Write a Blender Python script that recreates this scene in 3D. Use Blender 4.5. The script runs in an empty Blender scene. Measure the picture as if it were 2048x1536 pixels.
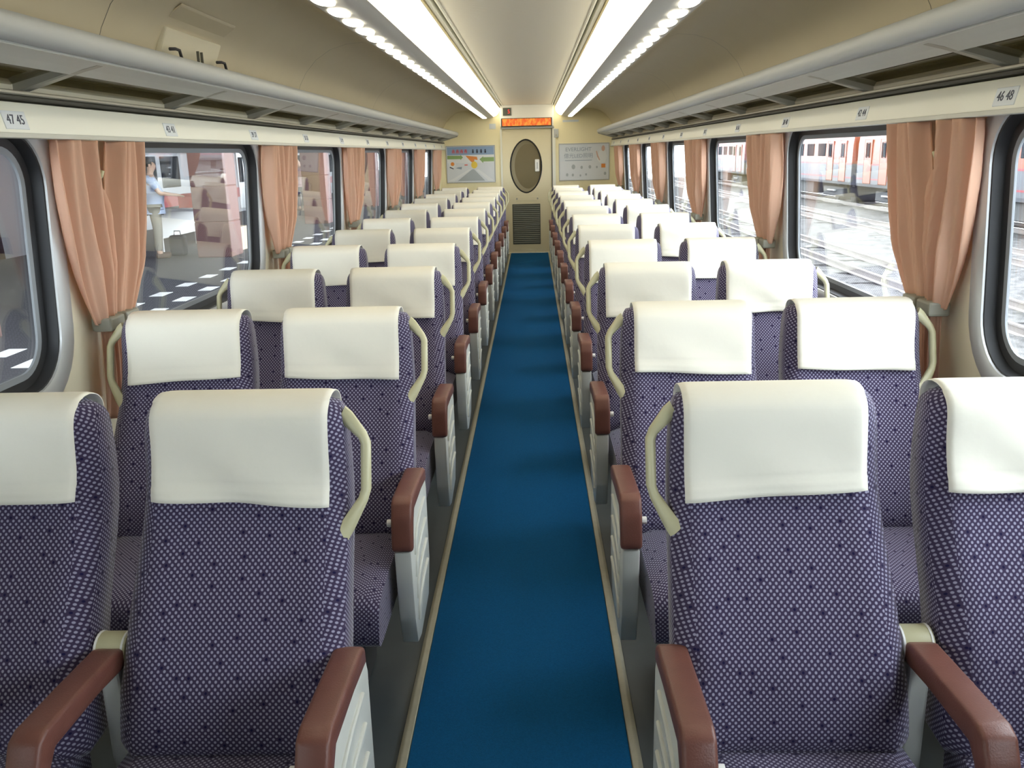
import bpy, bmesh, math, random
from mathutils import Vector, Matrix
random.seed(7)
S = bpy.context.scene
COL = S.collection

# ------------------------------------------------------------------ camera
F_PX = 1750.0
PIT, YAW, ROLL = .25806, -.02796, -.02358
cam_d = bpy.data.cameras.new('camera'); cam = bpy.data.objects.new('camera', cam_d); COL.objects.link(cam)
cam_d.sensor_fit = 'HORIZONTAL'; cam_d.sensor_width = 36.0; cam_d.lens = F_PX / 2048 * 36.0
cam_d.clip_start = .05; cam_d.clip_end = 400
fw = Vector((math.sin(YAW) * math.cos(PIT), math.cos(YAW) * math.cos(PIT), -math.sin(PIT)))
rt = Vector((math.cos(YAW), -math.sin(YAW), 0)); up = rt.cross(fw)
rt2 = rt * math.cos(ROLL) + up * math.sin(ROLL); up2 = up * math.cos(ROLL) - rt * math.sin(ROLL)
M = Matrix(((rt2.x, up2.x, -fw.x, .061), (rt2.y, up2.y, -fw.y, 0), (rt2.z, up2.z, -fw.z, 1.58), (0, 0, 0, 1)))
cam.matrix_world = M
S.camera = cam

# ------------------------------------------------------------------ world, exposure
W = bpy.data.worlds.new('overcast_sky'); S.world = W; W.use_nodes = True
bg = W.node_tree.nodes['Background']; bg.inputs[0].default_value = (.86, .93, 1, 1); bg.inputs[1].default_value = 15.0
S.view_settings.view_transform = 'Standard'; S.view_settings.look = 'None'
S.view_settings.gamma = 1; S.view_settings.exposure = -.30; S.view_settings.use_curve_mapping = False
STRIP_E = 4.4       # ceiling light diffusers
LENS_E = 12.0

# ------------------------------------------------------------------ materials
MAT = {}
def nt_new(name):
    m = bpy.data.materials.new(name); m.use_nodes = True
    nt = m.node_tree; b = nt.nodes['Principled BSDF']; MAT[name] = m
    return m, nt, b
def mat(name, col, rough=.6, metal=0, noise=0, scale=40, bump=0, bscale=200, spec=None, coat=0):
    m, nt, b = nt_new(name)
    b.inputs['Base Color'].default_value = (*col, 1); b.inputs['Roughness'].default_value = rough; b.inputs['Metallic'].default_value = metal
    if spec is not None: b.inputs['Specular IOR Level'].default_value = spec
    if coat: b.inputs['Coat Weight'].default_value = coat
    tc = nt.nodes.new('ShaderNodeTexCoord')
    if noise:
        n = nt.nodes.new('ShaderNodeTexNoise'); n.inputs['Scale'].default_value = scale; n.inputs['Detail'].default_value = 4
        nt.links.new(tc.outputs['Object'], n.inputs['Vector'])
        r = nt.nodes.new('ShaderNodeMapRange'); r.inputs['To Min'].default_value = 1 - noise; r.inputs['To Max'].default_value = 1 + noise
        nt.links.new(n.outputs['Fac'], r.inputs['Value'])
        mx = nt.nodes.new('ShaderNodeVectorMath'); mx.operation = 'SCALE'; mx.inputs[0].default_value = col
        nt.links.new(r.outputs[0], mx.inputs['Scale']); nt.links.new(mx.outputs[0], b.inputs['Base Color'])
    if bump:
        n2 = nt.nodes.new('ShaderNodeTexNoise'); n2.inputs['Scale'].default_value = bscale; n2.inputs['Detail'].default_value = 3
        nt.links.new(tc.outputs['Object'], n2.inputs['Vector'])
        bp = nt.nodes.new('ShaderNodeBump'); bp.inputs['Strength'].default_value = bump; bp.inputs['Distance'].default_value = .01
        nt.links.new(n2.outputs['Fac'], bp.inputs['Height']); nt.links.new(bp.outputs[0], b.inputs['Normal'])
    return m
def emit(name, col, e, base=(.8, .8, .8)):
    m, nt, b = nt_new(name)
    b.inputs['Base Color'].default_value = (*base, 1); b.inputs['Emission Color'].default_value = (*col, 1); b.inputs['Emission Strength'].default_value = e
    return m
mat('carpet', (.006, .092, .245), .95, noise=.25, scale=180, bump=.5, bscale=500, spec=.1)
mat('floor_vinyl', (.065, .078, .085), .4, noise=.15, scale=12)
mat('floor_trim', (.44, .42, .33), .4, metal=.3, noise=.12, scale=30)
mat('cream_wall', (.80, .74, .56), .5, noise=.03, scale=6)
mat('end_wall', (.92, .83, .53), .5, noise=.03, scale=6)
mat('door_cream', (.82, .74, .51), .45, noise=.04, scale=5)
mat('ceil_cream', (.68, .60, .43), .55, noise=.03, scale=5)
mat('valance_white', (.84, .84, .74), .4)
mat('valance_edge', (.55, .56, .52), .4, metal=.2)
mat('fascia_grey', (.62, .62, .60), .4)
mat('white_plastic', (.92, .92, .88), .4)
mat('rack_grey', (.50, .52, .52), .55)
mat('rack_bracket', (.42, .41, .35), .4, metal=.3)
mat('rack_dark', (.11, .11, .085), .5)
mat('slot_dark', (.05, .05, .04), .6)
mat('gold_trim', (.62, .52, .26), .35, metal=.5)
mat('frame_grey', (.52, .53, .53), .35, metal=.35)
mat('rubber', (.018, .019, .022), .45)
mat('gasket_grey', (.25, .27, .29), .5)
mat('plastic_beige', (.56, .53, .33), .38)
mat('panel_grey', (.62, .63, .58), .42, noise=.03, scale=14)
mat('armrest_brown', (.165, .062, .045), .42, noise=.12, scale=25, bump=.1, bscale=300)
mat('steel_dark', (.06, .06, .065), .5, metal=.3)
mat('chrome', (.6, .6, .6), .25, metal=1)
mat('cover_cloth', (.84, .81, .70), .85, noise=.03, scale=8, bump=.10, bscale=22)
mat('cover_hem', (.87, .85, .76), .85, bump=.2, bscale=90)
mat('tie_grey', (.30, .30, .25), .6)
mat('plate', (.68, .73, .77), .4)
mat('ink', (.06, .07, .11), .6)
mat('black', (.01, .01, .01), .5)
mat('vent_dark', (.09, .10, .085), .5)
mat('vent_slat', (.15, .16, .14), .45, metal=.3)
mat('poster_base', (.72, .75, .78), .3)
mat('poster_sky', (.28, .40, .60), .3)
mat('poster_green', (.28, .42, .16), .3)
mat('poster_orange', (.78, .28, .06), .3)
mat('poster_yellow', (.85, .62, .08), .3)
mat('poster_red', (.75, .10, .07), .3)
mat('poster_white', (.80, .82, .83), .3)
mat('poster_road', (.42, .46, .48), .3)
mat('poster_text', (.30, .36, .44), .3)
mat('poster_skin', (.68, .45, .36), .3)
mat('ballast', (.062, .058, .056), .95, noise=1.7, scale=5, bump=1.0, bscale=9)
mat('rail_steel', (.42, .38, .36), .35, metal=.6, noise=.2, scale=5)
mat('rail_shine', (.85, .85, .85), .18, metal=1)
mat('sleeper', (.06, .056, .053), .9, noise=.2, scale=8)
mat('train_grey', (.066, .07, .082), .4)
mat('train_orange', (.20, .043, .012), .35)
mat('train_red', (.17, .011, .013), .35)
mat('train_stripe', (.20, .010, .02), .4)
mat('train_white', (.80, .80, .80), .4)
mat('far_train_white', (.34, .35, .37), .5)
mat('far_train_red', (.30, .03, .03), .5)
mat('train_glass', (.012, .014, .02), .7, spec=.1)
mat('underframe', (.06, .06, .06), .7, noise=.3, scale=3)
mat('platform_paving', (.070, .072, .079), .6, noise=.12, scale=1.5)
mat('paint_white', (.95, .95, .95), .6)
mat('column_pink', (.19, .092, .084), .5, noise=.08, scale=4)
mat('column_joint', (.25, .13, .12), .7)
mat('roof_steel', (.35, .36, .36), .6)
mat('skin', (.62, .40, .29), .6)
mat('shirt_blue', (.48, .56, .72), .8)
mat('shirt_pink', (.55, .35, .38), .8)
mat('trouser_khaki', (.36, .34, .28), .85)
mat('trouser_dark', (.06, .07, .14), .85)
mat('hair', (.015, .012, .01), .6)
mat('shoe', (.12, .07, .05), .5)
mat('desk_white', (.70, .70, .68), .5)
mat('box_red', (.60, .06, .06), .5)
mat('box_beige', (.62, .52, .38), .7)
mat('bag_navy', (.03, .035, .06), .7)
emit('strip_light', (1, .90, .66), STRIP_E)
emit('lens_light', (1, .92, .70), LENS_E)
emit('led_red', (1, .04, .03), 1.6, (.1, .01, .01))
emit('platform_tube', (.85, .93, 1), 6)
# LED display: amber dot-matrix panel with fainter lit character cells
m, nt, b = nt_new('led_amber')
tc = nt.nodes.new('ShaderNodeTexCoord'); n = nt.nodes.new('ShaderNodeTexNoise'); n.inputs['Scale'].default_value = 28
mp = nt.nodes.new('ShaderNodeMapping'); mp.inputs['Scale'].default_value = (1, .2, .5)
cr = nt.nodes.new('ShaderNodeValToRGB'); cr.color_ramp.elements[0].color = (.85, .12, .02, 1); cr.color_ramp.elements[1].color = (1, .38, .05, 1)
cr.color_ramp.elements[0].position = .42; cr.color_ramp.elements[1].position = .6
nt.links.new(tc.outputs['Object'], mp.inputs[0]); nt.links.new(mp.outputs[0], n.inputs['Vector']); nt.links.new(n.outputs['Fac'], cr.inputs[0])
nt.links.new(cr.outputs[0], b.inputs['Emission Color']); b.inputs['Emission Strength'].default_value = 1.0; b.inputs['Base Color'].default_value = (.25, .05, .01, 1)
# ribbed centre ceiling
m, nt, b = nt_new('ceil_ribbed')
b.inputs['Base Color'].default_value = (.86, .82, .70, 1); b.inputs['Roughness'].default_value = .4
tc = nt.nodes.new('ShaderNodeTexCoord'); wv = nt.nodes.new('ShaderNodeTexWave'); wv.bands_direction = 'Y'; wv.inputs['Scale'].default_value = 16
bp = nt.nodes.new('ShaderNodeBump'); bp.inputs['Strength'].default_value = .5; bp.inputs['Distance'].default_value = .004
nt.links.new(tc.outputs['Object'], wv.inputs[0]); nt.links.new(wv.outputs['Fac'], bp.inputs['Height']); nt.links.new(bp.outputs[0], b.inputs['Normal'])
# window glass: clear sheet with Fresnel reflection
def glass(name, tint, refl=1.0):
    m = bpy.data.materials.new(name); m.use_nodes = True; MAT[name] = m; nt = m.node_tree; nt.nodes.remove(nt.nodes['Principled BSDF'])
    out = nt.nodes['Material Output']; tr = nt.nodes.new('ShaderNodeBsdfTransparent'); gl = nt.nodes.new('ShaderNodeBsdfGlossy'); mx = nt.nodes.new('ShaderNodeMixShader')
    tr.inputs[0].default_value = (*tint, 1); gl.inputs['Roughness'].default_value = .01; gl.inputs['Color'].default_value = (refl, refl, refl, 1)
    ge = nt.nodes.new('ShaderNodeNewGeometry'); dp = nt.nodes.new('ShaderNodeVectorMath'); dp.operation = 'DOT_PRODUCT'
    nt.links.new(ge.outputs['Normal'], dp.inputs[0]); nt.links.new(ge.outputs['Incoming'], dp.inputs[1])
    def mth(op, a, b=None, c=None):
        q = nt.nodes.new('ShaderNodeMath'); q.operation = op
        for i, v in enumerate((a, b, c)):
            if v is None: continue
            if isinstance(v, (int, float)): q.inputs[i].default_value = v
            else: nt.links.new(v, q.inputs[i])
        return q.outputs[0]
    fr = mth('MULTIPLY_ADD', mth('POWER', mth('SUBTRACT', 1.0, mth('ABSOLUTE', dp.outputs['Value'])), 5.0), .96, .04)
    nt.links.new(fr, mx.inputs[0]); nt.links.new(tr.outputs[0], mx.inputs[1]); nt.links.new(gl.outputs[0], mx.inputs[2]); nt.links.new(mx.outputs[0], out.inputs[0])
glass('pane_glass', (.96, .975, .975))
glass('rack_glass', (.50, .48, .34), .8)
mat('rim_olive', (.27, .23, .13), .4)
mat('frosted_olive', (.20, .165, .09), .2)
# dotted seat moquette (UVs are in metres)
m, nt, b = nt_new('moquette')
b.inputs['Roughness'].default_value = .95; b.inputs['Specular IOR Level'].default_value = .15
b.inputs['Sheen Weight'].default_value = .25; b.inputs['Sheen Roughness'].default_value = .4
uv = nt.nodes.new('ShaderNodeTexCoord'); mp = nt.nodes.new('ShaderNodeMapping'); mp.inputs['Rotation'].default_value = (0, 0, math.radians(45)); mp.inputs['Scale'].default_value = (1 / .0086,) * 3
nt.links.new(uv.outputs['UV'], mp.inputs[0])
fr = nt.nodes.new('ShaderNodeVectorMath'); fr.operation = 'FRACTION'; nt.links.new(mp.outputs[0], fr.inputs[0])
sb = nt.nodes.new('ShaderNodeVectorMath'); sb.operation = 'SUBTRACT'; sb.inputs[1].default_value = (.5, .5, 0); nt.links.new(fr.outputs[0], sb.inputs[0])
ml = nt.nodes.new('ShaderNodeVectorMath'); ml.operation = 'MULTIPLY'; ml.inputs[1].default_value = (1, 1, 0); nt.links.new(sb.outputs[0], ml.inputs[0])
ln = nt.nodes.new('ShaderNodeVectorMath'); ln.operation = 'LENGTH'; nt.links.new(ml.outputs[0], ln.inputs[0])
mr = nt.nodes.new('ShaderNodeMapRange'); mr.interpolation_type = 'SMOOTHSTEP'
mr.inputs['From Min'].default_value = .39; mr.inputs['From Max'].default_value = .20; nt.links.new(ln.outputs['Value'], mr.inputs['Value'])
fl = nt.nodes.new('ShaderNodeVectorMath'); fl.operation = 'FLOOR'; nt.links.new(mp.outputs[0], fl.inputs[0])
bl = nt.nodes.new('ShaderNodeVectorMath'); bl.operation = 'SCALE'; bl.inputs['Scale'].default_value = 1 / 6; nt.links.new(fl.outputs[0], bl.inputs[0])
bf = nt.nodes.new('ShaderNodeVectorMath'); bf.operation = 'FLOOR'; nt.links.new(bl.outputs[0], bf.inputs[0])
lf = nt.nodes.new('ShaderNodeVectorMath'); lf.operation = 'MULTIPLY_ADD'; lf.inputs[1].default_value = (-6, -6, 0); nt.links.new(bf.outputs[0], lf.inputs[0]); nt.links.new(fl.outputs[0], lf.inputs[2])
wn = nt.nodes.new('ShaderNodeTexWhiteNoise'); wn.noise_dimensions = '2D'; nt.links.new(bf.outputs[0], wn.inputs['Vector'])
pk = nt.nodes.new('ShaderNodeVectorMath'); pk.operation = 'MULTIPLY'; pk.inputs[1].default_value = (5, 5, 0); nt.links.new(wn.outputs['Color'], pk.inputs[0])
pf_ = nt.nodes.new('ShaderNodeVectorMath'); pf_.operation = 'FLOOR'; nt.links.new(pk.outputs[0], pf_.inputs[0])
l2 = nt.nodes.new('ShaderNodeVectorMath'); l2.operation = 'MULTIPLY'; l2.inputs[1].default_value = (1, 1, 0); nt.links.new(lf.outputs[0], l2.inputs[0])
ds = nt.nodes.new('ShaderNodeVectorMath'); ds.operation = 'DISTANCE'; nt.links.new(l2.outputs[0], ds.inputs[0]); nt.links.new(pf_.outputs[0], ds.inputs[1])
gt = nt.nodes.new('ShaderNodeMath'); gt.operation = 'LESS_THAN'; gt.inputs[1].default_value = .3; nt.links.new(ds.outputs['Value'], gt.inputs[0])
dm = nt.nodes.new('ShaderNodeMix'); dm.data_type = 'RGBA'; dm.inputs['A'].default_value = (.34, .325, .435, 1); dm.inputs['B'].default_value = (.012, .010, .05, 1); nt.links.new(gt.outputs[0], dm.inputs['Factor'])
cm = nt.nodes.new('ShaderNodeMix'); cm.data_type = 'RGBA'; cm.inputs['A'].default_value = (.052, .039, .082, 1); nt.links.new(dm.outputs['Result'], cm.inputs['B']); nt.links.new(mr.outputs[0], cm.inputs['Factor'])
nt.links.new(cm.outputs['Result'], b.inputs['Base Color'])
# curtain cloth
m, nt, b = nt_new('curtain')
b.inputs['Base Color'].default_value = (.82, .55, .39, 1); b.inputs['Roughness'].default_value = .8
tl = nt.nodes.new('ShaderNodeBsdfTranslucent'); tl.inputs[0].default_value = (.86, .58, .45, 1); ms = nt.nodes.new('ShaderNodeMixShader'); ms.inputs[0].default_value = .38
nt.links.new(b.outputs[0], ms.inputs[1]); nt.links.new(tl.outputs[0], ms.inputs[2]); nt.links.new(ms.outputs[0], nt.nodes['Material Output'].inputs[0])

# ------------------------------------------------------------------ mesh helpers
class MB:
    def __init__(s): s.v = []; s.f = []
    def add(s, v, f):
        o = len(s.v); s.v += [tuple(p) for p in v]; s.f += [tuple(i + o for i in q) for q in f]; return s
    def box(s, x0, x1, y0, y1, z0, z1):
        v = [(x, y, z) for x in (x0, x1) for y in (y0, y1) for z in (z0, z1)]
        return s.add(v, [(0, 1, 3, 2), (4, 6, 7, 5), (0, 4, 5, 1), (2, 3, 7, 6), (0, 2, 6, 4), (1, 5, 7, 3)])
    def rbox(s, x0, x1, y0, y1, z0, z1, r=.01, seg=2):
        bm = bmesh.new(); bmesh.ops.create_cube(bm, size=1)
        for q in bm.verts: q.co = Vector(((x0 + x1) / 2 + q.co.x * (x1 - x0), (y0 + y1) / 2 + q.co.y * (y1 - y0), (z0 + z1) / 2 + q.co.z * (z1 - z0)))
        bmesh.ops.bevel(bm, geom=bm.edges[:], offset=r, segments=seg, profile=.5, affect='EDGES')
        bm.verts.index_update(); s.add([tuple(q.co) for q in bm.verts], [tuple(l.index for l in q.verts) for q in bm.faces]); bm.free(); return s
    def prism(s, poly, axis, a, b):
        n = len(poly)
        def P(p, t): return (t, p[0], p[1]) if axis == 'x' else ((p[0], t, p[1]) if axis == 'y' else (p[0], p[1], t))
        v = [P(p, a) for p in poly] + [P(p, b) for p in poly]
        f = [(i, (i + 1) % n, n + (i + 1) % n, n + i) for i in range(n)] + [tuple(range(n))[::-1], tuple(range(n, 2 * n))]
        return s.add(v, f)
    def bprism(s, poly, axis, a, b, r=.005, seg=2):
        t = MB().prism(poly, axis, a, b); bm = bmesh.new(); vs = [bm.verts.new(p) for p in t.v]
        for q in t.f: bm.faces.new([vs[i] for i in q])
        bmesh.ops.recalc_face_normals(bm, faces=bm.faces[:])
        bmesh.ops.bevel(bm, geom=bm.edges[:], offset=r, segments=seg, profile=.5, affect='EDGES')
        bm.verts.index_update(); s.add([tuple(q.co) for q in bm.verts], [tuple(l.index for l in q.verts) for q in bm.faces]); bm.free(); return s
    def tube(s, pts, r, n=8, closed=False):
        pts = [Vector(p) for p in pts]; m = len(pts); v = []; f = []
        rs = r if isinstance(r, (list, tuple)) else [r] * m
        for i, p in enumerate(pts):
            if closed: t = pts[(i + 1) % m] - pts[i - 1]
            else: t = pts[min(i + 1, m - 1)] - pts[max(i - 1, 0)]
            t.normalize(); a = Vector((0, 0, 1)) if abs(t.z) < .9 else Vector((1, 0, 0))
            a = (a - t * a.dot(t)).normalized(); bb = t.cross(a)
            for k in range(n):
                an = 2 * math.pi * k / n; v.append(p + (a * math.cos(an) + bb * math.sin(an)) * rs[i])
        for i in range(m if closed else m - 1):
            j = (i + 1) % m
            for k in range(n): f.append((i * n + k, i * n + (k + 1) % n, j * n + (k + 1) % n, j * n + k))
        if not closed: f += [tuple(range(n))[::-1], tuple(range((m - 1) * n, m * n))]
        return s.add(v, f)
    def loft(s, rings, cap=True):
        n = len(rings[0]); v = [p for r in rings for p in r]; f = []
        for i in range(len(rings) - 1):
            for k in range(n): f.append((i * n + k, i * n + (k + 1) % n, (i + 1) * n + (k + 1) % n, (i + 1) * n + k))
        if cap: f += [tuple(range(n))[::-1], tuple(range((len(rings) - 1) * n, len(rings) * n))]
        return s.add(v, f)
    def strip(s, prof, y0, y1):      # open profile [(x,z)] run along y
        n = len(prof); v = [(x, y0, z) for x, z in prof] + [(x, y1, z) for x, z in prof]
        return s.add(v, [(i, i + 1, n + i + 1, n + i) for i in range(n - 1)])
    def grid(s, fn, nu, nv):
        v = [fn(i / nu, j / nv) for j in range(nv + 1) for i in range(nu + 1)]
        return s.add(v, [(j * (nu + 1) + i, j * (nu + 1) + i + 1, (j + 1) * (nu + 1) + i + 1, (j + 1) * (nu + 1) + i) for j in range(nv) for i in range(nu)])
    def mirror(s, sx):
        if sx < 0: s.v = [(-x, y, z) for x, y, z in s.v]; s.f = [q[::-1] for q in s.f]
        return s
    def mesh(s, name, mt, smooth=False, fix=False, uv=False, thick=0):
        me = bpy.data.meshes.new(name); me.from_pydata(s.v, [], s.f); me.materials.append(MAT[mt])
        if fix or thick:
            bm = bmesh.new(); bm.from_mesh(me)
            if fix: bmesh.ops.remove_doubles(bm, verts=bm.verts[:], dist=1e-5); bmesh.ops.recalc_face_normals(bm, faces=bm.faces[:])
            if thick: bmesh.ops.solidify(bm, geom=bm.faces[:], thickness=thick)
            bm.to_mesh(me); bm.free()
        if smooth:
            me.polygons.foreach_set('use_smooth', [True] * len(me.polygons))
            if smooth != True: me.set_sharp_from_angle(angle=math.radians(smooth))
        if uv:
            L = me.uv_layers.new(name='UVMap')
            for p in me.polygons:
                nx, ny, nz = map(abs, p.normal)
                for li in p.loop_indices:
                    c = me.vertices[me.loops[li].vertex_index].co
                    L.data[li].uv = (c.x, c.z) if ny >= nx and ny >= nz * .8 else ((c.y, c.z) if nx >= nz else (c.x, c.y))
        me.update(); return me
    def build(s, name, mt, parent=None, loc=None, **k):
        return obj(name, s.mesh(name, mt, **k), parent, loc)
def obj(name, me, parent=None, loc=None):
    o = bpy.data.objects.new(name, me); COL.objects.link(o)
    if parent: o.parent = parent
    if loc: o.location = loc
    return o
def tag(o, label, cat, group=None):
    o['label'] = label; o['category'] = cat
    if group: o['group'] = group
    return o
def struct(o): o['kind'] = 'structure'; return o
def empty(name, loc=(0, 0, 0), rz=0):
    o = bpy.data.objects.new(name, None); COL.objects.link(o); o.location = loc; o.rotation_euler = (0, 0, rz); o.empty_display_size = .1
    return o
def text_mesh(txt, size, mt, align='CENTER'):
    c = bpy.data.curves.new('lettering', 'FONT'); c.body = txt; c.size = size; c.align_x = align; c.align_y = 'CENTER'; c.extrude = .0006; c.resolution_u = 3
    o = bpy.data.objects.new('lettering', c); COL.objects.link(o)
    bpy.context.view_layer.update()
    me = bpy.data.meshes.new_from_object(o.evaluated_get(bpy.context.evaluated_depsgraph_get()))
    bpy.data.objects.remove(o); bpy.data.curves.remove(c)
    me.materials.clear(); me.materials.append(MAT[mt]); return me
ORD = ['first', 'second', 'third', 'fourth', 'fifth', 'sixth', 'seventh', 'eighth', 'ninth', 'tenth', 'eleventh', 'twelfth', 'thirteenth', 'fourteenth']
YB, YE = -1.5, 14.3          # car ends
P0, PP = 2.88, 2.06          # window pillar positions
ROW0, RP = 1.70, 1.03        # seat rows
def xw(z): return 1.415 - (z - .9) * .055      # side wall leans in towards the roof

# ------------------------------------------------------------------ floor
struct(MB().box(-1.5, 1.5, YB, YE, -.06, -.004).build('floor', 'floor_vinyl'))
o = MB().box(-.298, .298, YB, YE - .005, -.003, .008).build('floor_carpet', 'carpet'); struct(o)
for i, s in enumerate((-1, 1)):
    struct(MB().bprism([(.300, -.004), (.329, -.004), (.329, .006), (.318, .012), (.300, .012)], 'y', YB, YE - .005, .002, 1).mirror(s).build('trim_%d' % (i + 1), 'floor_trim', fix=True))
# two small scraps lying on the grey floor
tag(MB().rbox(-.02, .02, -.008, .008, 0, .003, .001, 1).build('paper_scrap', 'poster_white', loc=(-.40, 1.93, -.0035)), 'tiny torn pale paper scrap on grey floor beside the carpet', 'scrap')
tag(MB().bprism([(-.006, -.018), (.003, -.02), (.007, .015), (0, .022)], 'z', 0, .003, .001, 1).build('tape_scrap', 'desk_white', loc=(-.362, 1.88, -.0035), fix=True), 'thin white tape scrap on grey floor next to metal carpet edging', 'scrap')

# ------------------------------------------------------------------ side walls with rounded window openings
WZ0, WZ1, WR = .86, 1.735, .22
def rr(y0, y1, z0, z1, r, n=9):
    pts = []
    for cy, cz, a0 in ((y1 - r, z1 - r, 0), (y0 + r, z1 - r, 90), (y0 + r, z0 + r, 180), (y1 - r, z0 + r, 270)):
        for k in range(n):
            a = math.radians(a0 + 90 * k / (n - 1)); pts.append((cy + r * math.cos(a), cz + r * math.sin(a)))
    return pts
def bay_outer(y0, y1, z0, z1, ia, n=9):       # points on the bay's rectangle matching rr()
    pts = []; c = [(y1, z1), (y0, z1), (y0, z0), (y1, z0)]
    for q in range(4):
        for k in range(n):
            p = ia[q * n + k]; t = k / (n - 1)
            if q in (0, 2): e = (c[q][0], p[1]) if t < .5 else (p[0], c[q][1])
            else: e = (p[0], c[q][1]) if t < .5 else (c[q][0], p[1])
            if abs(t - .5) < 1e-6: e = c[q]
            pts.append(e)
    return pts
pillars = [P0 + PP * k for k in range(-2, 6)]     # -1.24 ... 13.18
bays = [(pillars[i], pillars[i + 1]) for i in range(7)]     # the car ends just behind the camera
side_name = {-1: 'left', 1: 'right'}
WT = 1.80
nwin = 0
for s in (-1, 1):
    wm = MB()
    for a, c in bays:
        hole = rr(a + .20, c - .20, WZ0, WZ1, WR); out = bay_outer(a, c, 0, WT, hole); n = len(hole)
        for d, flip in ((0, False), (.055, True)):
            v = [(xw(z) + d, y, z) for y, z in hole] + [(xw(z) + d, y, z) for y, z in out]
            f = [(i, (i + 1) % n, n + (i + 1) % n, n + i) for i in range(n)]
            wm.add(v, [q[::-1] for q in f] if flip else f)
        v = [(xw(z), y, z) for y, z in hole] + [(xw(z) + .055, y, z) for y, z in hole]
        wm.add(v, [(i, n + i, n + (i + 1) % n, (i + 1) % n) for i in range(n)])
    for a, c in ((YB, pillars[0]), (pillars[-1], YE)):
        v = [(xw(z) + d, y, z) for d in (0, .055) for y in (a, c) for z in (0, WT)]
        wm.add(v, [(0, 1, 3, 2), (4, 6, 7, 5), (0, 4, 5, 1), (2, 3, 7, 6), (0, 2, 6, 4), (1, 5, 7, 3)])
    struct(wm.mirror(s).build('wall_' + side_name[s], 'cream_wall', fix=True))
    for a, c in bays:
        nwin += 1
        def ring(off, d):
            y0, y1, z0, z1 = a + .20 + off, c - .20 - off, WZ0 + off, WZ1 - off
            return [(xw(z) + d, y, z) for y, z in rr(y0, y1, z0, z1, max(WR - off, .05))]
        fr = MB().loft([ring(-.012, .0), ring(-.012, -.006), ring(.0, -.014), ring(.05, -.017), ring(.066, -.010), ring(.068, .002)], cap=False).mirror(s)
        w = struct(fr.build('window_%d' % nwin, 'frame_grey', smooth=45, fix=True))
        MB().loft([ring(.066, -.004), ring(.072, -.002), ring(.078, .030), ring(.105, .034), ring(.105, .05)], cap=False).mirror(s).build('rubber_seal', 'rubber', w, smooth=40, fix=True)
        MB().loft([ring(.103, .036), ring(.104, .032), ring(.122, .033), ring(.123, .04)], cap=False).mirror(s).build('glazing_bead', 'gasket_grey', w, smooth=40, fix=True)
        MB().loft([ring(.11, .037), ring(.11, .042)]).mirror(s).build('pane', 'pane_glass', w, fix=True)

# valance above the windows, with its lower lip
for i, s in enumerate((-1, 1)):
    v = struct(MB().bprism([(1.30, 1.665), (1.302, 1.652), (1.34, 1.652), (1.42, 1.70), (1.42, 1.745), (1.318, 1.742)], 'y', YB, YE - .004, .003, 2).mirror(s).build('trim_%d' % (3 + i), 'valance_white', smooth=40, fix=True))
    MB().bprism([(1.294, 1.648), (1.335, 1.648), (1.335, 1.660), (1.299, 1.663)], 'y', YB, YE - .006, .002, 1).mirror(s).build('lower_lip', 'valance_edge', v, fix=True)

# ------------------------------------------------------------------ ceiling
cz = MB()
half = [(.715, 2.112), (.732, 2.122), (.76, 2.150), (.83, 2.205), (.92, 2.232), (1.02, 2.225), (1.12, 2.196), (1.21, 2.14), (1.275, 2.07), (1.315, 2.00), (1.345, 1.92), (1.365, 1.84), (1.372, 1.74)]
for s in (-1, 1):
    cz.add(*(lambda t: (t.v, t.f))(MB().strip(half, YB, YE).mirror(s)))
ceil = struct(cz.build('ceiling', 'ceil_cream', smooth=True))
# closed outer shell of the roof
MB().add([(x, y, z) for y in (YB - .05, YE + .05) for x, z in ((-1.47, 1.75), (-1.40, 2.1), (-1.0, 2.42), (0, 2.5), (1.0, 2.42), (1.40, 2.1), (1.47, 1.75))],
         [(i, i + 1, 8 + i, 7 + i) for i in range(6)]).build('roof_shell', 'roof_steel', ceil)
MB().box(-.385, .385, YB, YE, 2.30, 2.315).build('centre_panel', 'ceil_ribbed', ceil)
for s in (-1, 1):
    MB().bprism([(.379, 2.288), (.392, 2.288), (.392, 2.318), (.379, 2.318)], 'y', YB, YE, .003, 1).mirror(s).build('panel_lip', 'valance_white', ceil, fix=True)
    MB().box(.392, .412, YB, YE, 2.322, 2.33).mirror(s).build('air_slot', 'slot_dark', ceil)
    MB().bprism([(.410, 2.282), (.428, 2.276), (.432, 2.33), (.410, 2.33)], 'y', YB, YE, .002, 1).mirror(s).build('slot_lip', 'valance_white', ceil, fix=True)
    MB().bprism([(.4285, 2.262), (.436, 2.256), (.44, 2.29), (.431, 2.29)], 'y', YB, YE, .002, 1).mirror(s).build('gold_strip', 'gold_trim', ceil, fix=True)
    MB().strip([(.528, 2.134), (.545, 2.123), (.60, 2.114), (.66, 2.110), (.705, 2.109), (.715, 2.112), (.715, 2.13)], YB, YE).mirror(s).build('light_fascia', 'fascia_grey', ceil, smooth=True)
    for k in range(5):      # seams between ceiling panels
        y = 2.98 + 2.5 * k
        MB().strip([(x, z - .0012) for x, z in half], y - .002, y + .002).mirror(s).build('panel_seam', 'rack_dark', ceil)
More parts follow.
